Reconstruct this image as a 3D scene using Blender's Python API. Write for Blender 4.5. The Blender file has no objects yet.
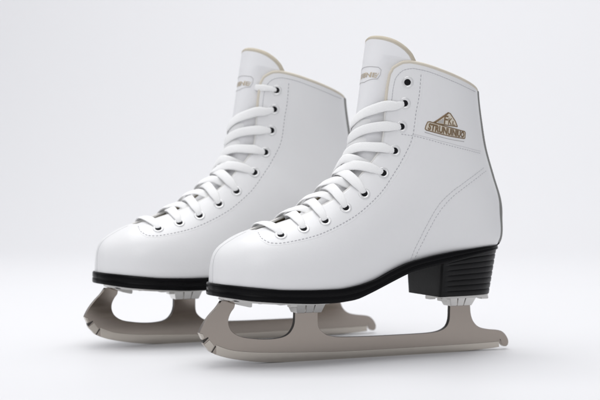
import bpy, bmesh, math, random
import numpy as np
from mathutils import Vector

random.seed(4)
scene = bpy.context.scene
R = math.radians

# ------------------------------------------------------------------ camera
cam_d = bpy.data.cameras.new('camera'); cam = bpy.data.objects.new('camera', cam_d)
scene.collection.objects.link(cam); scene.camera = cam
cam_d.sensor_width = 36; cam_d.lens = 90; cam_d.clip_start = .05; cam_d.clip_end = 100
cam.location = (0, -1.2, .157)
cam.rotation_euler = (R(90) - math.atan(33/1500), 0, 0)
cam_d.dof.use_dof = True; cam_d.dof.focus_distance = 1.215; cam_d.dof.aperture_fstop = 7.5

# ------------------------------------------------------------------ light of the studio
world = bpy.data.worlds.new('World'); scene.world = world; world.use_nodes = True
bg = world.node_tree.nodes['Background']
bg.inputs['Color'].default_value = (.93, .94, 1.0, 1); bg.inputs['Strength'].default_value = .42

def area(name, loc, target, sx, sy, power, col=(1, 1, 1)):
    d = bpy.data.lights.new(name, 'AREA'); d.shape = 'RECTANGLE'; d.size = sx; d.size_y = sy
    d.energy = power; d.color = col
    o = bpy.data.objects.new(name, d); scene.collection.objects.link(o)
    o.location = loc
    o.rotation_euler = (Vector(target) - Vector(loc)).to_track_quat('-Z', 'Y').to_euler()
    return o
area('overhead_softbox', (-.1, .1, 1.6), (0, .08, 0), 1.5, 1.3, 18)
area('left_softbox', (-1.5, .3, .9), (0, .05, .12), 1.0, 1.2, 3)
area('front_softbox', (-.3, -2.2, 1.5), (0, .0, .05), 1.4, 1.4, 12.5)
area('backdrop_light', (.5, 1.3, 2.2), (.3, 2.6, .4), 3.2, .8, 29)

scene.view_settings.view_transform = 'Standard'; scene.view_settings.look = 'None'
scene.view_settings.exposure = 0; scene.view_settings.gamma = 1

# ------------------------------------------------------------------ materials
def mat(name, col, rough=.5, metal=0., spec=.5, bump=None, coat=0., var=0.):
    m = bpy.data.materials.new(name); m.use_nodes = True
    nt = m.node_tree; b = nt.nodes['Principled BSDF']
    b.inputs['Base Color'].default_value = (*col, 1); b.inputs['Roughness'].default_value = rough
    b.inputs['Metallic'].default_value = metal; b.inputs['Specular IOR Level'].default_value = spec
    b.inputs['Coat Weight'].default_value = coat
    tc = nt.nodes.new('ShaderNodeTexCoord')
    if var:                                     # slight unevenness of the colour itself
        n = nt.nodes.new('ShaderNodeTexNoise'); n.inputs['Scale'].default_value = 60; n.inputs['Detail'].default_value = 6
        nt.links.new(tc.outputs['Object'], n.inputs['Vector'])
        mx = nt.nodes.new('ShaderNodeMix'); mx.data_type = 'RGBA'
        mx.inputs['A'].default_value = (*[c*(1-var) for c in col], 1); mx.inputs['B'].default_value = (*[min(1, c*(1+var)) for c in col], 1)
        nt.links.new(n.outputs['Fac'], mx.inputs['Factor']); nt.links.new(mx.outputs['Result'], b.inputs['Base Color'])
    if bump:
        prev = None
        for scale, strength, dist, kind in bump:
            if kind == 'voronoi':
                n = nt.nodes.new('ShaderNodeTexVoronoi'); n.inputs['Scale'].default_value = scale; out = n.outputs['Distance']
            else:
                n = nt.nodes.new('ShaderNodeTexNoise'); n.inputs['Scale'].default_value = scale; n.inputs['Detail'].default_value = 3; out = n.outputs['Fac']
            nt.links.new(tc.outputs['Object'], n.inputs['Vector'])
            bp = nt.nodes.new('ShaderNodeBump'); bp.inputs['Strength'].default_value = strength; bp.inputs['Distance'].default_value = dist
            nt.links.new(out, bp.inputs['Height'])
            if prev: nt.links.new(prev.outputs['Normal'], bp.inputs['Normal'])
            prev = bp
        nt.links.new(prev.outputs['Normal'], b.inputs['Normal'])
    return m

def metal_mat(name, col, rough, stretch=(1, 1, 1), amount=.12, scale=60):
    """brushed metal: streaks in roughness and a whisper of colour"""
    m = mat(name, col, rough, 1.0); nt = m.node_tree; b = nt.nodes['Principled BSDF']
    tc = nt.nodes.new('ShaderNodeTexCoord'); mp = nt.nodes.new('ShaderNodeMapping'); mp.inputs['Scale'].default_value = stretch
    n = nt.nodes.new('ShaderNodeTexNoise'); n.inputs['Scale'].default_value = scale; n.inputs['Detail'].default_value = 5
    nt.links.new(tc.outputs['Object'], mp.inputs['Vector']); nt.links.new(mp.outputs['Vector'], n.inputs['Vector'])
    r = nt.nodes.new('ShaderNodeMapRange'); r.inputs['To Min'].default_value = rough-amount; r.inputs['To Max'].default_value = rough+amount
    nt.links.new(n.outputs['Fac'], r.inputs['Value']); nt.links.new(r.outputs['Result'], b.inputs['Roughness'])
    mx = nt.nodes.new('ShaderNodeMix'); mx.data_type = 'RGBA'
    mx.inputs['A'].default_value = (*[c*.95 for c in col], 1); mx.inputs['B'].default_value = (*[c*1.05 for c in col], 1)
    nt.links.new(n.outputs['Fac'], mx.inputs['Factor']); nt.links.new(mx.outputs['Result'], b.inputs['Base Color'])
    bp = nt.nodes.new('ShaderNodeBump'); bp.inputs['Strength'].default_value = .03; bp.inputs['Distance'].default_value = .0002
    nt.links.new(n.outputs['Fac'], bp.inputs['Height']); nt.links.new(bp.outputs['Normal'], b.inputs['Normal'])
    return m

def lace_mat():
    m = mat('white_lace_cotton', (.89, .89, .885), .7, spec=.25); nt = m.node_tree; b = nt.nodes['Principled BSDF']
    uv = nt.nodes.new('ShaderNodeUVMap'); prev = None
    for rot in (45, -45):
        mp = nt.nodes.new('ShaderNodeMapping'); mp.inputs['Rotation'].default_value = (0, 0, R(rot))
        w = nt.nodes.new('ShaderNodeTexWave'); w.inputs['Scale'].default_value = .34; w.inputs['Distortion'].default_value = .6
        nt.links.new(uv.outputs['UV'], mp.inputs['Vector']); nt.links.new(mp.outputs['Vector'], w.inputs['Vector'])
        bp = nt.nodes.new('ShaderNodeBump'); bp.inputs['Strength'].default_value = .2; bp.inputs['Distance'].default_value = .0003
        nt.links.new(w.outputs['Fac'], bp.inputs['Height'])
        if prev: nt.links.new(prev.outputs['Normal'], bp.inputs['Normal'])
        prev = bp
    nt.links.new(prev.outputs['Normal'], b.inputs['Normal'])
    return m

M = dict(
    leather=mat('white_leather', (.80, .80, .803), .34, spec=.45, bump=[(1300, .10, .0003, 'voronoi'), (420, .05, .0004, 'noise'), (38, .10, .0025, 'noise')]),
    tongue=mat('white_tongue_leather', (.79, .79, .80), .45, spec=.4, bump=[(1500, .05, .0003, 'voronoi'), (40, .08, .002, 'noise')]),
    lining=mat('beige_lining', (.50, .43, .31), .9, spec=.15, bump=[(900, .3, .0005, 'noise')], var=.12),
    piping=mat('cream_piping', (.66, .61, .52), .7, spec=.25, bump=[(900, .2, .0004, 'noise')], var=.08),
    tpipe=mat('beige_tongue_piping', (.52, .47, .38), .75, spec=.2, bump=[(900, .25, .0005, 'noise')], var=.15),
    pipewhite=mat('white_edge_binding', (.74, .73, .70), .6, spec=.3, bump=[(900, .15, .0004, 'noise')]),
    back=mat('grey_back_binding', (.23, .23, .22), .6, spec=.3, bump=[(900, .2, .0004, 'noise')], var=.15),
    thread=mat('grey_thread', (.36, .36, .38), .8, spec=.2),
    threadlight=mat('pale_grey_thread', (.50, .50, .52), .8, spec=.2),
    seam=mat('seam_fold', (.62, .62, .63), .5, spec=.3),
    ring=mat('white_enamel', (.74, .74, .74), .2, spec=.6, metal=.25),
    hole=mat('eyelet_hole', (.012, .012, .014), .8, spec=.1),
    rubber=mat('black_sole_edge', (.003, .003, .0035), .27, spec=.10, bump=[(500, .04, .0004, 'noise')], var=.3),
    stack=mat('black_heel_stack', (.005, .005, .0055), .38, spec=.2, bump=[(420, .10, .0006, 'noise')], var=.3),
    blade=metal_mat('satin_nickel', (.335, .296, .262), .15, (1, 1, 9), amount=.05, scale=30),
    edge=metal_mat('ground_steel', (.50, .46, .41), .17, (3, 1, 14), amount=.06, scale=40),
    dark=mat('painted_shade_steel', (.055, .05, .045), .5, metal=.6, var=.2),  # dark reflection and groove shade painted in as steel colour
    chrome=metal_mat('bright_steel', (.66, .65, .63), .20, amount=.05),
    plate=metal_mat('plated_steel', (.60, .59, .57), .30, amount=.08),
    gold=mat('brown_gold_foil', (.23, .155, .085), .38, metal=.4, var=.15),
    labelgold=mat('faded_gold_print', (.50, .43, .33), .5, metal=.1, var=.1),
    goldpale=mat('pale_gold_foil', (.70, .64, .54), .45, metal=.15, var=.1),
    inkgrey=mat('grey_print', (.42, .41, .41), .6),
    lace=lace_mat(),
)

# ------------------------------------------------------------------ helpers
def link(name, me, parent=None):
    o = bpy.data.objects.new(name, me); scene.collection.objects.link(o)
    if parent: o.parent = parent
    return o

def mesh(name, V, F, mats, parent=None, mi=None, smooth=True, recalc=True, merge=0, uv=None, sharp=None):
    """V in millimetres as (u along the foot, w towards the outside, h up) -> metres (u,-w,h)"""
    me = bpy.data.meshes.new(name)
    me.from_pydata([(v[0]/1000, -v[1]/1000, v[2]/1000) for v in V], [], [list(map(int, f)) for f in F])
    for m in (mats if isinstance(mats, (list, tuple)) else [mats]): me.materials.append(m)
    if mi is not None:
        for p, k in zip(me.polygons, mi): p.material_index = k
    if uv is not None:
        l = me.uv_layers.new(name='UVMap')
        for p in me.polygons:
            for li, vi in zip(p.loop_indices, p.vertices): l.data[li].uv = uv[vi]
    bm = bmesh.new(); bm.from_mesh(me)
    if merge: bmesh.ops.remove_doubles(bm, verts=bm.verts, dist=merge)
    if recalc: bmesh.ops.recalc_face_normals(bm, faces=bm.faces)
    for f in bm.faces: f.smooth = smooth
    if sharp is not None:
        for e in bm.edges:
            if len(e.link_faces) == 2 and e.calc_face_angle(0) > R(sharp): e.smooth = False
    bm.to_mesh(me); bm.free(); me.update()
    return link(name, me, parent)

class MB:
    def __init__(s): s.V = []; s.F = []; s.I = []; s.uv = []
    def add(s, V, F, k=0, uv=None):
        n = len(s.V); s.V += [tuple(v) for v in V]; s.F += [[i+n for i in f] for f in F]; s.I += [k]*len(F)
        s.uv += uv if uv is not None else [(0, 0)]*len(V)
    def build(s, name, mats, parent=None, **kw):
        return mesh(name, s.V, s.F, mats, parent, mi=s.I, uv=s.uv, **kw)

def box(c, d):
    x, y, z = c; a, b, e = [q/2 for q in d]
    V = [(x+i*a, y+j*b, z+k*e) for i in (-1, 1) for j in (-1, 1) for k in (-1, 1)]
    return V, [(0, 1, 3, 2), (4, 6, 7, 5), (0, 4, 5, 1), (2, 3, 7, 6), (0, 2, 6, 4), (1, 5, 7, 3)]

def catmull(pts, step):
    pts = np.array(pts, float); out = []
    for i in range(len(pts)-1):
        p0, p1, p2, p3 = pts[max(i-1, 0)], pts[i], pts[i+1], pts[min(i+2, len(pts)-1)]
        for j in range(step):
            x = j/step
            out.append(.5*(2*p1+(p2-p0)*x+(2*p0-5*p1+4*p2-p3)*x*x+(3*p1-p0-3*p2+p3)*x**3))
    out.append(pts[-1]); return np.array(out)

def sweep(P, N, prof, closed=False, caps=True):
    """sweep a closed profile [(side, up)...] (one list, or one per point) along P with up vectors N"""
    P = np.array(P, float); N = np.array(N, float); n = len(P); V = []; k = len(prof[0]) if isinstance(prof[0], list) else len(prof)
    for i in range(n):
        T = P[(i+1) % n]-P[i-1] if closed else P[min(i+1, n-1)]-P[max(i-1, 0)]
        T = T/(np.linalg.norm(T)+1e-12); up = N[i]-T*(N[i]@T); up = up/(np.linalg.norm(up)+1e-12); sd = np.cross(T, up)
        pr = prof[i] if isinstance(prof[0], list) else prof
        V += [P[i]+sd*a+up*b for a, b in pr]
    F = []
    for i in range(n if closed else n-1):
        for j in range(k):
            a, b = i*k+j, i*k+(j+1) % k; c, d = ((i+1) % n)*k+(j+1) % k, ((i+1) % n)*k+j
            F.append((a, b, c, d))
    if caps and not closed: F += [tuple(range(k)), tuple((n-1)*k+j for j in range(k))]
    return V, F

def circle(r, k=8, ry=None): return [(r*math.cos(2*math.pi*i/k), (ry or r)*math.sin(2*math.pi*i/k)) for i in range(k)]


# ------------------------------------------------------------------ the shape of the boot: sections fanned round the ankle
# key sections: B(u,h)  F(u,h)  W  m  nf  nb
SEC = np.array([
 (-49.3,61.5,-49,80,0,0.45,2,5),
 (-48.5,59.5,-47.5,87,8.5,0.45,2,4.5),
 (-46.2,59.4,-43.6,93,16.5,0.42,2.1,4.5),
 (-40,57,-36,98.3,24.5,0.4,2.2,4),
 (-30,56,-25,103.6,32.5,0.38,2.3,4),
 (-15,54.2,-12,108,38,0.36,2.3,4),
 (5,53,3,113,41,0.34,2.2,4),
 (30,52.2,20,120.5,41,0.34,2.1,4),
 (55,53.2,37,131,39,0.36,2.1,4),
 (80,59.7,52,142.5,36.5,0.4,2.1,4),
 (110,71.9,62.5,153,34.5,0.45,2.1,4),
 (145,78.5,68.5,163,33.5,0.48,2.1,4),
 (185,83.2,72.5,174,34,0.45,2.1,3.6),
 (208,92,74.5,181,34,0.42,2.1,2.6),
 (212.8,112,76.7,190,34,0.42,2.1,2),
 (211.5,127,78.7,200,34,0.44,2.1,2),
 (204.5,147,80.7,210,34.5,0.47,2.1,2),
 (196.3,171,83.2,223,36,0.5,2.1,2),
 (191,195,85.6,236,38,0.5,2.1,2),
 (188,212,87.3,246,39.5,0.5,2.1,2),
 (187,223,88.5,252,40,0.5,2.1,2),
 (186,240,91,267,40.5,0.5,2.1,2)])
NS=len(SEC)
def sec(t):
    "Catmull-Rom through the key sections, t in [0,NS-1]"
    i=int(min(max(np.floor(t),0),NS-2));x=t-i
    p1,p2=SEC[i],SEC[i+1]
    p0=SEC[i-1] if i>0 else p1-(p2-p1)*.5
    p3=SEC[i+2] if i+2<NS else 2*p2-p1
    if i==0: p0=p1.copy()
    r=.5*((2*p1)+(p2-p0)*x+(2*p0-5*p1+4*p2-p3)*x*x+(3*p1-3*p2+3*p0*0+p3-p0)*x**3)
    if i==0:
        r[4]=SEC[1][4]*np.sqrt(x)*(1-.0*x)
    return r
def S(t,a):
    "surface point (u,w,h); a=0 front ridge, +pi/2 near side (w>0), pi back"
    bu,bh,fu,fh,W,m,nf,nb=sec(t)
    ca,sa=np.cos(a),np.sin(a)
    n=nf if ca>=0 else nb
    r=(abs(ca)**n+abs(sa)**n)**(-1/n)
    w=W*sa*r
    k=abs(ca)*r
    s=m+(1-m)*k if ca>=0 else m-m*k
    return np.array([bu+(fu-bu)*s,w,bh+(fh-bh)*s])


def nrm(t, a):
    t = min(max(t, .03), NS-1.02); e = 1e-3
    n = np.cross(S(t+e, a)-S(t-e, a), S(t, a+e)-S(t, a-e))
    L = np.linalg.norm(n)
    if L < 1e-12: return np.array([-1., 0, 0])
    n = n/L
    bu, bh, fu, fh = sec(t)[:4]; c = np.array([(bu+fu)/2, 0, (bh+fh)/2])
    return n if n@(S(t, a)-c) > 0 else -n
def SO(t, a, off): return S(t, a)+nrm(t, a)*off

OUT, THICK = .5, 2.0            # outer skin of the leather, thickness of the leather
AE = np.array([(4.66, 0), (4.68, .06), (4.72, .12), (4.8, .18), (5.43, .215), (6.12, .25), (7.16, .37), (8.53, .53), (9.52, .595), (11.5, .646), (12.3, .645), (17.44, .650),
               (18.04, .659), (18.5, .705), (18.82, .778), (19.2, .87), (19.49, .972), (19.62, 1.09), (19.66, 1.20)])
def a_e(t): return float(np.interp(t, AE[:, 0], AE[:, 1]))
T_TOP = 19.66

ROOT = bpy.data.objects.new('ice_skate', None); scene.collection.objects.link(ROOT)

# ---- leather upper
def build_upper():
    ts = list(np.linspace(0, 1, 16)**2)+list(np.linspace(1, 4.6, 30)[1:])+[4.66, 4.67, 4.68, 4.7, 4.72, 4.76, 4.8, 4.9]+list(np.linspace(5, 17.8, 105))+list(np.linspace(18, 19.4, 20))+[19.49, 19.55, 19.6, 19.64, T_TOP]
    nc = 120; rows_o = []; rows_i = []
    for t in ts:
        ae = a_e(t); ro = []; ri = []
        for j in range(nc+1):
            x = j/nc; x = x-.35*math.sin(4*math.pi*x)/(4*math.pi)*0
            a = ae+x*(2*math.pi-2*ae)
            p = S(t, a); n = nrm(t, a); ro.append(p+n*OUT); ri.append(p+n*(OUT-THICK))
        rows_o.append(ro); rows_i.append(ri)
    b = MB(); nr = len(ts)
    V = [p for r in rows_o for p in r]; k = nc+1
    b.add(V, [(i*k+j, i*k+j+1, (i+1)*k+j+1, (i+1)*k+j) for i in range(nr-1) for j in range(nc)], 0)
    i0 = next(i for i, t in enumerate(ts) if t >= 4.65); m = nr-i0; base = len(b.V)
    b.add([p for r in rows_i[i0:] for p in r], [(i*k+j, (i+1)*k+j, (i+1)*k+j+1, i*k+j+1) for i in range(m-1) for j in range(nc)], 1)
    rim = []
    for i in range(m-1):
        for j in (0, nc):
            rim.append(((i0+i)*k+j, (i0+i+1)*k+j, base+(i+1)*k+j, base+i*k+j))
    for j in range(nc):
        rim.append(((nr-1)*k+j, (nr-1)*k+j+1, base+(m-1)*k+j+1, base+(m-1)*k+j))
    b.F += rim; b.I += [0]*len(rim)
    return b.build('upper', [M['leather'], M['lining']], ROOT, merge=2e-6)
upper = build_upper()

# ---- piping along throat and collar
def tube_ta(path, off, r, step=6, k=8, rib=0.):
    d = catmull(path, step); P = [SO(t, a, off) for t, a in d]; N = [nrm(t, a) for t, a in d]
    if rib:
        return sweep(P, N, [circle(r*(1+rib*(i % 2)), k) for i in range(len(P))])
    return sweep(P, N, circle(r, k))
edge_side = [(t, a_e(t)) for t in (16.2, 16.7, 17.1, 17.44, 17.8, 18.04, 18.3, 18.5, 18.82, 19.0, 19.2, 19.35, 19.49, 19.58, 19.64)]
for sgn in (1, -1):
    b = MB(); pth = edge_side+[(T_TOP+.03, a) for a in (1.3, 1.5, 1.8, 2.1, 2.4, 2.7, 2.95, 3.10)]
    b.add(*tube_ta([(t, sgn*a) for t, a in pth], -.55, 1.55, 8, 8))
    b.build('collar_piping', M['piping'], upper)
    b = MB(); pth = [(t, a_e(t)-.004) for t in (4.72, 4.8, 5.1, 5.43, 6.12, 7.16, 8.53, 9.52, 10.5, 11.5, 12.3, 13.2, 14, 14.8, 15.5, 16.2)]
    b.add(*tube_ta([(t, sgn*a) for t, a in pth], -.3, .95, 6, 8))
    b.build('throat_binding', M['pipewhite'], upper)

# ---- grey binding down the back
def build_back():
    b = MB(); ts = np.linspace(12.95, 19.62, 150); A = np.linspace(math.pi-.56, math.pi+.56, 25); V = []
    prof = lambda j, i: OUT+1.9*math.sqrt(max(0, 1-abs((j-12)/12.)**4))-.4+(.12 if i % 2 else 0)
    for i, t in enumerate(ts): V += [SO(t, a, prof(j, i)) for j, a in enumerate(A)]
    k = 25
    b.add(V, [(i*k+j, i*k+j+1, (i+1)*k+j+1, (i+1)*k+j) for i in range(len(ts)-1) for j in range(k-1)])
    return b.build('back_binding', M['back'], upper)
build_back()

# ---- tongue
AMX = [(5.0, .26), (6, .35), (8, .62), (10, .8), (12, .9), (16, .98), (19.0, 1.05), (19.63, 1.03), (20.07, .97), (20.3, .89), (20.45, .80), (20.58, .68), (20.66, .55), (20.71, .40), (20.74, .22), (20.75, .1)]
def t_off(t, a):
    base = float(np.interp(t, [5, 6.5, 9, 11, 12.5], [-1.6, -4.6, -5.6, -3.0, -.4]))
    inside = float(np.interp(abs(a), [.42, .62], [0, 1]))*float(np.interp(t, [11, 13, 18.5, 19.8], [0, 1, 1, 0]))
    return base-2.6*inside
def build_tongue():
    ts = list(np.linspace(5.0, 19.6, 90))+list(np.linspace(19.65, 20.4, 16))+list(np.linspace(20.42, 20.75, 18)); nc = 40
    am = np.array(AMX); O_, I_ = [], []; ring = []
    for t in ts:
        m = float(np.interp(t, am[:, 0], am[:, 1])); ro, ri = [], []
        for j in range(nc+1):
            a = m*(2*j/nc-1); p = S(t, a); n = nrm(t, a); o = t_off(t, a)
            ro.append(p+n*o); ri.append(p+n*(o-2.4))
        O_.append(ro); I_.append(ri)
    k = nc+1; nr = len(ts); b = MB()
    b.add([p for r in O_ for p in r], [(i*k+j, i*k+j+1, (i+1)*k+j+1, (i+1)*k+j) for i in range(nr-1) for j in range(nc)])
    base = len(b.V)
    b.add([p for r in I_ for p in r], [(i*k+j, (i+1)*k+j, (i+1)*k+j+1, i*k+j+1) for i in range(nr-1) for j in range(nc)], 1)
    rim = []
    for i in range(nr-1):
        for j in (0, nc): rim.append((i*k+j, (i+1)*k+j, base+(i+1)*k+j, base+i*k+j))
    for i in (0, nr-1):
        for j in range(nc): rim.append((i*k+j, i*k+j+1, base+i*k+j+1, base+i*k+j))
    b.F += rim; b.I += [0]*len(rim)
    o = b.build('tongue', [M['tongue'], M['lining']], ROOT)
    # padded lining edge that shows as a beige roll behind the top edge
    path = [(t, -float(np.interp(t, am[:, 0], am[:, 1]))) for t in (18.9, 19.3, 19.63, 20.07, 20.3, 20.45, 20.58, 20.66, 20.71, 20.74)]
    path += [(20.76, 0)]+[(t, -a) for t, a in reversed(path)]
    d = catmull(path, 10); b = MB()
    P = [SO(t, a, t_off(t, a)-2.6) for t, a in d]; N = [nrm(t, a) for t, a in d]
    b.add(*sweep(P, N, [circle(2.5*(1+.06*(i % 2)), 10, 2.7*(1+.06*(i % 2))) for i in range(len(P))]))
    b.build('tongue_piping', M['tpipe'], o)
    return o
tongue = build_tongue()

# ---- seams: rows of thread and folded edges
def walk(path, step=6):
    d = catmull(path, step); P = np.array([S(t, a) for t, a in d]); L = np.r_[0, np.cumsum(np.linalg.norm(np.diff(P, axis=0), axis=1))]
    return d, L
def stitches(b, path, off=OUT, length=1.9, gap=1.3, width=.45, k=0):
    d, L = walk(path); s = gap
    while s+length < L[-1]:
        q = [(np.interp(x, L, d[:, 0]), np.interp(x, L, d[:, 1])) for x in np.linspace(s, s+length, 4)]
        P = [SO(t, a, off+o) for (t, a), o in zip(q, (-.12, .14, .14, -.12))]; N = [nrm(t, a) for t, a in q]
        b.add(*sweep(P, N, circle(width/2, 6)), k=k)
        s += length+gap+random.uniform(-.08, .08)
def fold(b, path, off=OUT, r=.34, k=0):
    d, L = walk(path); n = max(4, int(L[-1]/1.2)); q = [(np.interp(x, L, d[:, 0]), np.interp(x, L, d[:, 1])) for x in np.linspace(0, L[-1], n)]
    b.add(*sweep([SO(t, a, off-.12) for t, a in q], [nrm(t, a) for t, a in q], circle(r, 6)), k=k)
flip = lambda p, s: [(t, s*a) for t, a in p]
EYESTAY = [(18.75,1.168),(18.33,1.168),(17.83,1.167),(17.43,1.165),(17.01,1.148),(16.60,1.117),(16.09,1.084),(15.49,1.048),(15.00,1.018),(14.48,0.988),(13.76,0.947),(13.02,0.918),(12.15,0.949),(11.56,0.998),(11.11,1.050),(10.60,1.082),(10.25,1.086),(9.90,1.086),(9.56,1.076),(9.25,1.061),(8.89,1.041),(8.55,1.018),(8.22,0.997),(7.90,0.981),(7.59,0.968),(7.28,0.956),(6.98,0.942),(6.69,0.929),(6.39,0.919),(6.08,0.910),(5.75,0.902),(5.45,0.893),(5.12,0.860),(4.88,0.803),(4.63,0.620),(4.71,0.352),]
COLLARST = [(16.45,0.743),(16.84,0.748),(17.32,0.752),(17.66,0.759),(17.97,0.779),(18.51,0.874),(18.86,1.016),(18.96,1.125),(19.03,1.247),(19.06,1.360),(19.06,1.490),(19.06,1.609),(19.07,1.751),(19.09,1.896),(19.14,2.137),(19.27,2.409),]
ANKLE = [(14.81,0.863),(15.18,1.045),(15.34,1.146),(15.50,1.259),(15.68,1.402),(15.86,1.554),(16.00,1.698),(16.14,1.846),(16.31,2.049),(16.47,2.255),]
ANKLE2 = [(15.30,1.048),(15.44,1.139),(15.62,1.266),(15.80,1.412),(15.98,1.565),(16.11,1.711),(16.25,1.860),(16.41,2.067),(16.57,2.280),]
COUNTER = [(15.92,2.238),(15.68,2.117),(15.33,1.970),(14.93,1.838),(14.52,1.731),(14.18,1.656),(13.84,1.581),(13.61,1.538),(13.37,1.504),(13.10,1.481),(12.82,1.478),(12.52,1.496),(12.25,1.527),(12.03,1.563),(11.84,1.607),(11.61,1.685),(11.39,1.770),(11.24,1.831),(11.08,1.891),(10.92,1.949),(10.79,1.996),(10.65,2.046),(10.52,2.097),(10.41,2.146),(10.29,2.217),(10.18,2.293),(10.13,2.360),]
COUNTER2 = [(15.87,2.308),(15.64,2.177),(15.30,2.027),(14.91,1.896),(14.50,1.790),(14.17,1.716),(13.83,1.638),(13.57,1.579),(13.33,1.542),(13.07,1.522),(12.79,1.523),(12.51,1.543),(12.14,1.600),(11.85,1.668),(11.62,1.743),(11.41,1.825),(11.26,1.885),(11.10,1.947),(10.94,2.007),(10.77,2.071),(10.60,2.139),(10.46,2.204),(10.31,2.303),(10.23,2.396),]
toe_seam = [(.012, 2.0), (.012, 1.7), (.014, 1.2), (.02, .8), (.05, .45), (.12, .28), (.3, .20), (.8, .15), (1.4, .14), (2, .14), (3, .13), (3.6, .10), (4.3, .05)]
for s in (1, -1):
    b = MB(); stitches(b, flip(EYESTAY, s)); fold(b, flip([(t-.09*(t < 9), a+.035) for t, a in EYESTAY], s), r=.26, k=1); b.build('eyestay_stitching', [M['thread'], M['leather']], upper)
    b = MB(); fold(b, flip(COLLARST, s), r=.25); stitches(b, flip(COLLARST, s), width=.5, length=1.3, gap=1.0); b.build('collar_stitching', M['threadlight'], upper)
    b = MB(); fold(b, flip(COUNTER, s), r=.3); stitches(b, flip(COUNTER2, s), width=.5, length=1.8, gap=1.2, k=1); stitches(b, flip(COUNTER, s), width=.5, length=1.8, gap=1.2, k=1)
    b.build('counter_stitching', [M['seam'], M['threadlight']], upper)
b = MB(); fold(b, toe_seam, r=.4); b.build('toe_seam', M['seam'], upper)
def ankle_seam(s):
    b = MB(); fold(b, flip(ANKLE2, s), r=.3); stitches(b, flip(ANKLE, s), width=.5, length=1.5, gap=1.1, k=1)
    return b.build('ankle_stitching', [M['seam'], M['threadlight']], upper)

# ---- eyelets
EY = [(17.88, .967), (16.77, .950), (15.36, .884), (13.47, .815), (11.49, .881), (9.89, .893), (8.78, .825), (7.72, .781), (6.74, .715), (5.65, .692)]
def eyelet(t, a):
    n = nrm(t, a); p = S(t, a)+n*OUT; x = np.cross(n, [0, 0, 1.]); x /= np.linalg.norm(x); y = np.cross(n, x)
    prof = [(4.9, -.3), (4.85, .1), (4.5, .42), (3.9, .52), (3.3, .34), (2.75, .12), (2.5, -.25)]; K = 28
    V = [p+n*z+(x*math.cos(i*2*math.pi/K)+y*math.sin(i*2*math.pi/K))*r for r, z in prof for i in range(K)]
    F = [(q*K+i, q*K+(i+1) % K, (q+1)*K+(i+1) % K, (q+1)*K+i) for q in range(len(prof)-1) for i in range(K)]
    b = MB(); b.add(V, F, 0); m = len(prof)-1
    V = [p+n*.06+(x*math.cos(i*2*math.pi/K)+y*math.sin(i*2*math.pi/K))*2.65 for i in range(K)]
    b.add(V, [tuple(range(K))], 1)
    return b.build('eyelet', [M['ring'], M['hole']], upper)
for s in (1, -1):
    for t, a in EY: eyelet(t, s*a)

# ---- shoelace: flat woven strands
def strand(b, pts, w=8.0, th=1.15, ends=(.6, .9), seed=0):
    rnd = random.Random(seed)
    d = catmull(pts, 12); g3 = np.array([SO(t, a, o) for t, a, o in d]); Lc = np.r_[0, np.cumsum(np.linalg.norm(np.diff(g3, axis=0), axis=1))]
    n = max(24, int(Lc[-1]/.9)); xs = np.linspace(0, Lc[-1], n); d = np.stack([np.interp(xs, Lc, d[:, k]) for k in range(3)], 1)
    for _ in range(3): d[1:-1] = (d[:-2]+2*d[1:-1]+d[2:])/4
    P, N, PR = [], [], []
    ph = rnd.uniform(0, 6)
    L = 0; us = []
    for i, (t, a, o) in enumerate(d):
        x = i/(n-1); P.append(SO(t, a, o)); nn = nrm(t, a)
        if i: L += np.linalg.norm(P[-1]-P[-2])
        us.append(L)
        N.append(nn)
        sm = lambda q: (lambda z: z*z*(3-2*z))(min(1, max(0, q)))
        e = min(ends[0]+(1-ends[0])*sm(x*Lc[-1]/13), ends[1]+(1-ends[1])*sm((1-x)*Lc[-1]/10))
        hw = w/2*e*(1+.035*math.sin(x*9+ph)); ht = th/2*(1+.08*math.sin(x*13+ph))
        tw = .10*math.sin(x*5+ph)
        pr = []
        for q in range(14):
            g = 2*math.pi*q/14; c, s_ = math.cos(g), math.sin(g)
            xx = hw*math.copysign(abs(c)**.55, c); yy = ht*math.copysign(abs(s_)**.75, s_)-.055*hw*(xx/hw)**2*2
            pr.append((xx*math.cos(tw)-yy*math.sin(tw), xx*math.sin(tw)+yy*math.cos(tw)))
        PR.append(pr)
    V, F = sweep(P, N, PR)
    uv = [(us[i], PR[i][q][0]) for i in range(n) for q in range(14)]
    b.add(V, F, 0, uv)
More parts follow.
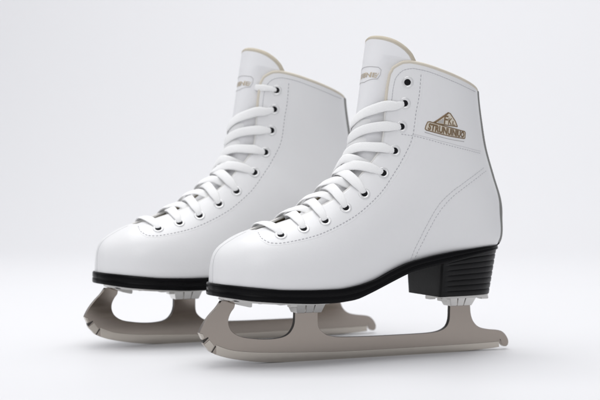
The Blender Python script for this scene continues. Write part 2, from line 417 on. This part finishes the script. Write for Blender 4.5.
def build_lace():
    b = MB()
    def P(i, tc, tf, s=1, up=2.5, w=8.2, mid=None, deep=0, fr=(.04, .14, .26, .60)):  # out of eyelet i, over its own flap, across and under the other flap
        t, a = EY[i-1]; ae = a_e(t); mid = up-.2 if mid is None else mid
        strand(b, [(t, s*a, -.2), (t+(tc-t)*fr[0], s*(a-.04), .9), (t+(tc-t)*fr[1], s*(a-min(.14, .6*(a-ae))), 2.0), (t+(tc-t)*fr[2], s*(ae-.02), 2.5), (t+(tc-t)*fr[3], s*ae*.52, up), (tc, 0, mid),
                   (tc+(tf-tc)*.40, -s*a_e(tf)*.42, mid-.5), (tc+(tf-tc)*.68, -s*a_e(tf)*.72, -.9-deep), (tc+(tf-tc)*.9, -s*(a_e(tf)*.92), -2.5-deep), (tf, -s*(a_e(tf)+.05), -2.9-deep)],
               w=w, seed=i+(20 if s < 0 else 0))
    def Q(i, tc, tf, s=-1):
        if i > 5: P(i, tc, tf, s, 3.1, 8.0, 3.3)
        else: P(i, tc, tf, s, .8, 6.4, deep=.9)
    # strands from the near eyelets
    P(2, 14.50, 13.5); P(3, 13.02, 12.3); P(4, 11.45, 10.7, fr=(.03, .09, .18, .66)); P(5, 10.10, 9.9)
    for i in (6, 7, 8, 9): P(i, EY[i-1][0]+.10, EY[i-1][0]+.35, up=2.3, mid=1.2)
    # strands from the far eyelets, tucked under the near flap
    Q(4, 14.02, 15.10); Q(5, 12.5, 13.5); Q(6, 10.9, 11.4); Q(7, 9.0, 9.80); Q(8, 8.0, 8.75); Q(9, 6.95, 7.65); 
    for i in (2, 3):
        t, a = EY[i-1]; strand(b, [(t, -a, -.2), (t-.1, -a+.05, .9), (t-.4, -.78, 2.0), (t-.8, -.62, 1.6), (t-1.2, -.5, .6)], seed=40+i)
    t, a = EY[9]
    strand(b, [(t, a, -.2), (t-.02, a-.06, 1.0), (t-.08, a-.2, 2.3), (t-.17, .28, 2.9), (t-.2, 0, 3.1), (t-.17, -.28, 2.9), (t-.08, -a+.2, 2.3), (t-.02, -a+.06, 1.0), (t, -a, -.2)], ends=(.6, .6), seed=77)
    return b.build('shoelace', M['lace'], ROOT)
lace = build_lace()
def lace_stub():                                # loose end threaded through the top eyelet
    b = MB(); t, a = EY[0]
    strand(b, [(t, a+.01, -.2), (t+.0, a-.05, .8), (t-.05, a-.14, 1.5), (t-.12, a-.24, 1.6), (t-.2, a_e(t)-.02, .5), (t-.25, a_e(t)-.12, -1.0)], w=6.0, seed=91)
    return b.build('lace_end', M['lace'], ROOT)

# ---- outsole
US = [-50, -40.7, -7, 19, 45, 63, 77, 90, 108, 133, 154, 184, 212]; WELT = [65.6, 64.8, 61.3, 60.4, 60.3, 62.9, 66.4, 72.5, 79.2, 84.3, 87.4, 90.5, 91.6]
UB = [-51, -45, -32, -7, 19, 40, 59, 76, 94, 108, 121, 135, 150, 170, 190, 212]; SB = [56.0, 55.3, 53.2, 51.2, 49.7, 49.6, 51.5, 57.6, 65, 70.6, 74.0, 76.2, 79.2, 83, 86.2, 88.6]
def smooth_tab(xs, ys):
    g = np.linspace(xs[0], xs[-1], 300); y = np.interp(g, xs, ys)
    for _ in range(30): y[1:-1] = (y[:-2]+y[1:-1]*2+y[2:])/4
    return lambda u: float(np.interp(u, g, y))
welt = smooth_tab(US, WELT); sbot = smooth_tab(UB, SB)
FP = [(-51, 0), (-50.7, 4.5), (-50, 8.2), (-48.5, 13.6), (-46.3, 18.3), (-44, 21.8), (-40, 26.2), (-30, 33.5), (-20, 37.7), (-10, 40.2), (0, 41.6), (10, 42.2), (20, 42.2), (30, 41.8), (40, 41), (50, 40), (60, 38.8), (70, 37.6), (80, 36.4), (90, 35.6), (100, 34.8), (110, 34.2), (120, 33.6), (130, 33.2), (140, 32.8), (150, 32.5), (160, 32), (170, 31.3), (180, 29.9), (190, 27.4), (196, 25), (202, 21), (206, 17), (209.2, 12), (210.8, 8), (211.7, 4.2), (212, 0)]
FP = [(u, w-.7 if 5 < w else w) for u, w in FP]
FP = [(u if u < 150 else 150+(u-150)*(58.2/62), w) for u, w in FP]
def outline(pts):
    d = catmull(pts, 3); return [(u, max(w, 0)) for u, w in d]
def band(ol, prof, ztop, zbot, name, m, capw=True, mask=None, taper=None, level=None):
    """closed band round a symmetric outline; prof = [(outset, level 0 top..1 bottom)]"""
    half = ol; loop = half+[(u, -w) for u, w in reversed(half[1:-1])]; n = len(loop); pts = np.array(loop)
    tan = np.roll(pts, -1, 0)-np.roll(pts, 1, 0); nn = np.stack([-tan[:, 1], tan[:, 0]], 1); nn /= np.linalg.norm(nn, axis=1)[:, None]
    if (nn[0] @ np.array([-1, 0])) < 0: nn = -nn
    V, F = [], []
    for o, f in prof:
        for i in range(n):
            u, w = pts[i]; oo = o*(mask(u) if mask else 1)
            if taper: u, w = taper(u, w, f)
            q = np.array([u, w])+nn[i]*oo; zt, zb = ztop(pts[i][0]), zbot(pts[i][0])
            z = zt+(zb-zt)*f
            if level: z = .45*z+.55*min(zt, level+(zb-level)*f)
            V.append((q[0], q[1], z))
    k = len(prof)
    for r in range(k-1): F += [(r*n+i, r*n+(i+1) % n, (r+1)*n+(i+1) % n, (r+1)*n+i) for i in range(n)]
    h = len(half)
    for r in (0, k-1):                          # close top and bottom with strips from side to side
        b0 = r*n; far = lambda i: b0+(n-i) % n
        for i in range(h-1):
            q = [b0+i, b0+i+1, far(i+1), far(i)]; q2 = []
            for x in q:
                if x not in q2: q2.append(x)
            if len(q2) > 2: F.append(tuple(q2))
    return V, F
prof = [(-2.5, -.02), (.3, -.02), (.9, .03), (1.15, .12), (1.15, .40), (1.05, .46), (.75, .49), (.75, .52), (1.1, .55), (1.3, .60), (1.35, .88), (1.0, .97), (.4, 1.0), (-3, 1.0)]
V, F = band(outline(FP), prof, welt, sbot, 'sole', None)
sole = mesh('sole', V, F, M['rubber'], ROOT, sharp=50)

# ---- stacked heel
HB = 141.5
hp = [(HB, 0), (HB, 10), (HB, 20), (HB, 28), (HB+.15, 30.5), (HB+1.0, 31.8), (HB+2.5, 32.2), (HB+5, 32.3)]
hp += [(u, w-.3) for u, w in FP if u > 147 and w > 0]+[(207.9, 0)]
lv = []; NL = 8
for L in range(NL):
    for x in (0, .1, .22, .5, .78, .9):
        lv.append((.25 if .2 < x < .8 else (.05 if x > 0.05 and x < .95 else -.42), (L+x)/NL))
lv = [(-3, -.05)]+lv+[(.3, .985), (-.4, 1.0), (-3, 1.0)]
def htaper(u, w, f): return HB+(u-HB)*(1-.10*max(f, 0)), w*(1-.14*max(f, 0))
hm = lambda u: float(np.interp(u, [HB, HB+4.5, HB+6.5], [.0, .0, 1]))
V, F = band(hp, lv, lambda u: sbot(u)+.6, lambda u: 49.5, 'heel', None, mask=hm, taper=htaper, level=88.5)
heel = mesh('heel', V, F, M['stack'], ROOT, sharp=40)

# ---- blade
def slab(poly, w0, w1, b, k=0, wall=None):
    n = len(poly); V = [(u, w0, h) for u, h in poly]+[(u, w1, h) for u, h in poly]
    b.add(V, [tuple(range(n)), tuple(range(2*n-1, n-1, -1))], k)
    F = [(i, (i+1) % n, n+(i+1) % n, n+i) for i in range(n)]; m = len(b.V)-2*n
    b.F += [[x+m for x in f] for f in F]; b.I += [wall(poly[i], poly[(i+1) % n]) if wall else k for i in range(n)]
def rounded(poly, corner=34, step=5):
    """smooth curve through the points; sharp turns stay sharp"""
    p = np.array(poly, float); n = len(p); cor = []
    for i in range(n):
        a, c = p[i]-p[i-1], p[(i+1) % n]-p[i]
        cor.append(math.degrees(math.acos(max(-1, min(1, a@c/(np.linalg.norm(a)*np.linalg.norm(c)+1e-12))))) > corner)
    out = []
    for i in range(n):
        p1, p2 = p[i], p[(i+1) % n]; p0 = p1 if cor[i] else p[i-1]; p3 = p2 if cor[(i+1) % n] else p[(i+2) % n]
        L = np.linalg.norm(p2-p1); k = 1 if (cor[i] and cor[(i+1) % n]) else step
        m1 = (p2-p0)*(L/(np.linalg.norm(p2-p0)+1e-9)); m2 = (p3-p1)*(L/(np.linalg.norm(p3-p1)+1e-9))
        for j in range(k):
            x = j/k; out.append(tuple((2*x**3-3*x*x+1)*p1+(x**3-2*x*x+x)*m1+(-2*x**3+3*x*x)*p2+(x**3-x*x)*m2))
    return out
def bevel(o, w, ang=35, seg=2):
    m = o.modifiers.new('bevel', 'BEVEL'); m.width = w/1000; m.segments = seg; m.limit_method = 'ANGLE'; m.angle_limit = R(ang); m.harden_normals = False
    return o
OUTER = [(-42.8, 51.5), (-47, 46), (-50.8, 42.3), (-54, 38.8), (-56.7, 35.4), (-59.3, 31.3), (-61.4, 27.0), (-60.0, 24.2), (-58.6, 21.2), (-57.9, 17.9), (-54.8, 14.4), (-51.7, 11.3),
  (-47.4, 9.3), (-40, 6.9), (-31.3, 4.9), (-18, 2.6), (-5.3, 1.1), (10.5, .35), (40, 0), (89, 0), (141, 0), (175, .3), (189, .7), (205, 1.5), (214.7, 2.3), (214.8, 8.6),
  (216.2, 8.8), (216.8, 6.2), (217.8, 3.8), (219.5, 2.4), (222, 2.3), (223.7, 3.6), (224.1, 6), (223.6, 8.4), (221.9, 11.4), (219.8, 13.8), (217.3, 15.5), (213.6, 16.7), (206, 17.6), (199.5, 18.7), (195, 20), (191.5, 22.2), (188.5, 25.7), (186.7, 29.9), (185.8, 35), (185.5, 43)]
INNER = [(165.9, 43), (165.7, 35), (165.4, 29.1), (164.3, 25), (161.9, 21.6), (157, 19), (150.2, 17.7), (140, 17.2), (108, 17.1), (85, 17.2), (67, 17.7), (60, 18.1), (54.4, 18.9), (49.5, 20.3), (46.2, 22.4), (43, 25.5), (41.5, 29.5), (41.4, 43),
  (21.1, 43), (21.1, 36.9), (20.8, 32), (19.3, 27.3), (16, 23), (11.4, 20.6), (6, 19.6), (-.9, 19.2), (-10, 19.6), (-18.3, 20.7), (-25, 22), (-30.4, 24.2), (-34.5, 27.5), (-36.5, 31.4), (-37, 35), (-36.3, 38.5), (-34.3, 42.5), (-31.7, 46), (-31, 51.5)]
def inner_wall(p, q): return 1 if (p[1] > 15 and -38 < p[0] < 186 and not (p[1] > 50)) else 0  # inner walls get their dark reflection as a painted colour
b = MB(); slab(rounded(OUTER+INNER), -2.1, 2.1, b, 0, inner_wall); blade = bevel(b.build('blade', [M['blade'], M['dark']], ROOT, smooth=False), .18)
CH = [(214.5, 7.0), (190, 6.5), (160, 6.3), (108, 6.1), (61.7, 6.2), (34.5, 7.1), (12, 8.0), (-9.7, 9.2), (-25, 10.7), (-35.5, 12.6), (-42, 14.8), (-47.6, 17.2)]
BT = [(u, h-.25) for u, h in OUTER if -47.5 <= u <= 214.7 and h < 9.5]
b = MB(); slab(rounded(BT+CH), -2.4, 2.4, b)
bevel(b.build('ground_edge', M['edge'], blade, smooth=False), .3)
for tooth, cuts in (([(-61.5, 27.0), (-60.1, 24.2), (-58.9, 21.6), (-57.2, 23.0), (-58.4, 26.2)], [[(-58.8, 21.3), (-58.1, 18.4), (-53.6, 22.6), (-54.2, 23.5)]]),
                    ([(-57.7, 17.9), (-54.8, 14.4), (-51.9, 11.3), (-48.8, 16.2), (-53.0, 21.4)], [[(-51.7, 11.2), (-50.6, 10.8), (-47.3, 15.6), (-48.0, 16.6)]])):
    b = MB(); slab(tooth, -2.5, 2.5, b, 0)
    for c in cuts: slab(c, -2.3, 2.3, b, 1)  # dark strips: shade of the pick grooves, painted on
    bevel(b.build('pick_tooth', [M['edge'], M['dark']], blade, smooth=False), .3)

# ---- plates and stanchion brackets
def plate(us, ws, zt, th, name):
    d = catmull(list(zip(us, ws)), 4); V, F = [], []
    for u, w in d: V += [(u, w, zt(u)), (u, -w, zt(u)), (u, w, zt(u)-th), (u, -w, zt(u)-th)]
    n = len(d)
    for i in range(n-1):
        a, c = 4*i, 4*i+4; F += [(a, a+1, c+1, c), (a+2, c+2, c+3, a+3), (a, c, c+2, a+2), (a+1, a+3, c+3, c+1)]
    F += [(0, 2, 3, 1), (4*n-4, 4*n-3, 4*n-1, 4*n-2)]
    return bevel(mesh(name, V, F, M['plate'], ROOT, smooth=False), .6, 40)
sp = plate([-41.5, -40.6, -37, -30, -15, 5, 25, 45, 56, 60, 61], [6, 9.5, 14, 18, 22.5, 24.5, 24.5, 21.5, 17, 13, 8], lambda u: sbot(u)+.3, 2.6, 'sole_plate')
hpz = lambda u: 49.8
hpl = plate([149.5, 150.5, 154, 165, 180, 192, 196.5, 197.5], [9, 13, 16, 18, 18, 16, 13, 9], hpz, 2.8, 'heel_plate')
def bracket(parent, u0, u1, z0, z1, hw, taper, cuts):
    e = [u0]+cuts+[u1]; b = MB()
    for i in range(len(e)-1):
        a, c = e[i]+(.4 if i else 0), e[i+1]-(.4 if i < len(e)-2 else 0)
        f = lambda u, k: u0+taper+(u-u0)*((u1-u0-2*taper)/(u1-u0)) if k else u
        V = [(f(u, k == 0), w*hw*(.62 if k == 0 else 1), (z0, z1)[k]) for u in (a, c) for w in (-1, 1) for k in (0, 1)]
        b.add(V, box((0, 0, 0), (1, 1, 1))[1])
    b.add(*box(((u0+u1)/2, 0, (z0+z1)/2+.3), (u1-u0-2*taper-1, hw*1.2, z1-z0-.8)))
    return bevel(b.build('bracket', M['chrome'], parent, smooth=False), .4, 30)
bracket(sp, 18.5, 45.5, 39.3, 47.4, 10, 2.6, [27.5, 36])
bracket(hpl, 161, 187.5, 39.5, 47.4, 10, 3.0, [169, 177])
def lug(parent, u, w, z, d):
    b = MB(); b.add(*box((u, w, z), d)); return bevel(b.build('lug', M['plate'], parent, smooth=False), .7, 30)
def wedge(parent, w):                          # front mount: deepens towards the rear under the plate
    b = MB(); q = [(-38.5, 52.4), (-38, 51.2), (-31, 48.3), (-24.5, 46.8), (-22.6, 46.9), (-22.4, 49.6), (-23, 51.2)]
    slab(q, w-4.5, w+4.5, b); return bevel(b.build('lug', M['plate'], parent, smooth=False), .5, 30)
for s in (1, -1):
    wedge(sp, 12*s); lug(sp, 14.5, 11*s, 46.4, (6, 7, 3.0)); lug(hpl, 153.5, 10*s, 46.1, (6, 8, 2.8)); lug(hpl, 193, 10*s, 46.4, (7, 8, 2.2))
def screw(parent, u, w, z):
    V, F = [], []; K = 14
    for r, dz in ((2.4, 0), (2.3, -.7), (1.6, -1.1), (.7, -1.15)): V += [(u+r*math.cos(i*2*math.pi/K), w+r*math.sin(i*2*math.pi/K), z+dz) for i in range(K)]
    for q in range(3): F += [(q*K+i, q*K+(i+1) % K, (q+1)*K+(i+1) % K, (q+1)*K+i) for i in range(K)]
    F.append(tuple(range(3*K, 4*K))); return mesh('screw', V, F, M['chrome'], parent)
for u, w in ((-15, 15), (-15, -15), (2, 18), (2, -18), (34, 17.5), (34, -17.5), (50, 12), (50, -12)): screw(sp, u, w, sbot(u)-2.3+.55)
for u, w in ((157, 13), (157, -13), (190, 12), (190, -12)): screw(hpl, u, w, 47.5)

# ---- printed marks
def text_mesh(body, fit, bold=.022):
    """letters as flat polygons, scaled into a 0..1 square"""
    c = bpy.data.curves.new('letters', 'FONT'); c.body = body; c.resolution_u = 3; c.fill_mode = 'FRONT'; c.offset = bold
    o = bpy.data.objects.new('letters', c); scene.collection.objects.link(o)
    dg = bpy.context.evaluated_depsgraph_get(); me = bpy.data.meshes.new_from_object(o.evaluated_get(dg))
    bm = bmesh.new(); bm.from_mesh(me); bmesh.ops.triangulate(bm, faces=bm.faces[:])
    V = [(v.co.x, v.co.y) for v in bm.verts]; F = [[v.index for v in f.verts] for f in bm.faces]; bm.free()
    bpy.data.objects.remove(o); bpy.data.curves.remove(c); bpy.data.meshes.remove(me)
    a = np.array(V); lo, hi = a.min(0), a.max(0); a = (a-lo)/(hi-lo)
    x0, y0, x1, y1 = fit
    return [(x0+p[0]*(x1-x0), y0+p[1]*(y1-y0)) for p in a], F
def fill(b, poly, fn, off, k):                 # polygon in mark space, subdivided so that it follows the leather
    bm = bmesh.new(); f = bm.faces.new([bm.verts.new((x, y, 0)) for x, y in poly]); bmesh.ops.triangulate(bm, faces=[f])
    for _ in range(2): bmesh.ops.subdivide_edges(bm, edges=bm.edges[:], cuts=1, use_grid_fill=True)
    bm.verts.index_update()
    b.add([fn(v.co.x, v.co.y, off) for v in bm.verts], [[v.index for v in f.verts] for f in bm.faces], k); bm.free()
def stroke(b, pts, fn, r, off, k, closed=True):
    pts = list(pts)+([pts[0]] if closed else []); q = []
    for i in range(len(pts)-1):
        for j in range(8): q.append((pts[i][0]+(pts[i+1][0]-pts[i][0])*j/8, pts[i][1]+(pts[i+1][1]-pts[i][1])*j/8))
    q.append(pts[-1]); P = [fn(x, y, off) for x, y in q]; c = fn(*pts[0], off+5)-fn(*pts[0], off)
    b.add(*sweep(P, [c]*len(P), circle(r, 6, r*.7)), k=k)
def emblem(s):
    TL, TR, BR, BL = map(np.array, ((16.42, 1.27), (16.95, 1.952), (16.62, 1.90), (15.95, 1.22)))
    def bn(x, y, off): p = (BL*(1-x)+BR*x)*(1-y)+(TL*(1-x)+TR*x)*y; return SO(p[0], s*p[1], OUT+off)
    b = MB()
    rim = [(.02, 0), (.98, 0), (1.0, .12), (1.0, .80), (.97, .97), (.05, 1.06), (.01, .95), (-.01, .5), (-.01, .1)]
    fill(b, rim, bn, .12, 1); stroke(b, rim, bn, .40, .15, 0)
    mir = (lambda x: x) if s > 0 else (lambda x: 1-x)
    V, F = text_mesh('STRUNUINIUO', (.04, .10, .97, .92), .045); b.add([bn(mir(x), y, .26) for x, y in V], F, 0)
    stroke(b, [(.0, -.34), (.98, -.42)], bn, .22, .1, 2, closed=False)
    # the peak above the banner
    A, B, C_ = map(np.array, ((16.50, 1.36), (17.30, 1.622), (16.93, 1.79)))
    def pk(x, y, off):                          # x,y in a unit frame: base A-C, apex B
        base = A*(1-x)+C_*x; top = B; p = base*(1-y)+top*y if False else base+(B-(A*.52+C_*.48))*y; return SO(p[0], s*p[1], OUT+off)
    tri = [(0, .02), (.22, .42), (.52, 1.0), (.62, .94), (.88, .42), (1.0, .02)]
    fill(b, tri, pk, .12, 1); stroke(b, tri, pk, .42, .15, 0)
    stroke(b, [(.06, .06), (.52, .96)], pk, .7, .18, 0, closed=False)
    for x0, x1, y1, ch in ((.40, .56, .76, 'F'), (.58, .74, .60, 'K'), (.76, .89, .40, 'L')):
        V, F = text_mesh(ch, (x0, .08, x1, y1)); b.add([pk(mir(x), y, .26) for x, y in V], F, 0)
    for x, h in ((.22, .22), (.29, .32), (.36, .42)): fill(b, [(x-.03, .1), (x+.02, .1), (x+.02, h), (x-.03, h)], pk, .24, 2)
    return b.build('emblem', [M['gold'], M['goldpale'], M['inkgrey']], upper, recalc=False)
def tongue_label():
    def lb(x, y, off): t = 17.30+.98*y+.16*x*0; a = -.40+.86*x; return SO(t+.12*(x-.5), a, t_off(t, a)+off)
    b = MB(); rim = [(0, .06), (.5, -.02), (.78, .16), (.95, .22), (1.0, .5), (1.0, .85), (.93, 1.0), (.5, 1.04), (0, 1.02)]
    stroke(b, rim, lb, .22, .1, 2)
    fill(b, [(.02, .2), (.92, .3), (.97, .62), (.02, .62)], lb, .12, 1)
    V, F = text_mesh('EBNE', (.22, .28, .92, .58)); b.add([lb(x, y, .25) for x, y in V], F, 0)
    return b.build('tongue_label', [M['labelgold'], M['goldpale'], M['inkgrey']], tongue, recalc=False)
tongue_label()

# ------------------------------------------------------------------ the pair: copy everything both skates share, then what sets each apart
def copy_tree(o, parent=None):
    c = o.copy(); scene.collection.objects.link(c); c.parent = parent
    for ch in list(o.children): copy_tree(ch, c)
    return c
second = copy_tree(ROOT)
ROOT.location = (-.024, 0, 0); ROOT.rotation_euler = (0, 0, R(25))
second.location = (-.024-.108, .126, 0); second.rotation_euler = (0, 0, R(25))
second_upper = next(c for c in second.children if c.name.startswith('upper'))
emblem(1); ankle_seam(1)
for o in (emblem(-1), ankle_seam(-1)): o.parent = second_upper
lace_stub().parent = second
ROOT['label'] = 'white ice skate nearer the camera, gold mountain emblem on its ankle'
second['label'] = 'white ice skate behind, plain ankle, its heel hidden by the nearer boot'
for o in (ROOT, second): o['category'] = 'ice skate'; o['group'] = 'pair of white figure skates'

# ------------------------------------------------------------------ white seamless backdrop
def build_backdrop():
    prof = [(-2.6, 0), (-1, 0), (0, 0), (.6, 0), (1.2, 0), (1.5, 0)]
    r = 1.1
    prof += [(1.5+r*math.sin(a), r-r*math.cos(a)) for a in np.linspace(.06, math.pi/2, 24)]+[(2.6, 1.8), (2.6, 2.6)]
    me = bpy.data.meshes.new('backdrop'); V = [(x, y, z) for y, z in prof for x in (-3.2, -1, 1, 3.2)]
    me.from_pydata(V, [], [(4*i+j, 4*i+j+1, 4*i+j+5, 4*i+j+4) for i in range(len(prof)-1) for j in range(3)])
    me.materials.append(mat('white_paper', (.765, .765, .777), .55, spec=.3, bump=[(300, .03, .0005, 'noise')]))
    for p in me.polygons: p.use_smooth = True
    o = link('backdrop', me); o['kind'] = 'structure'
build_backdrop()
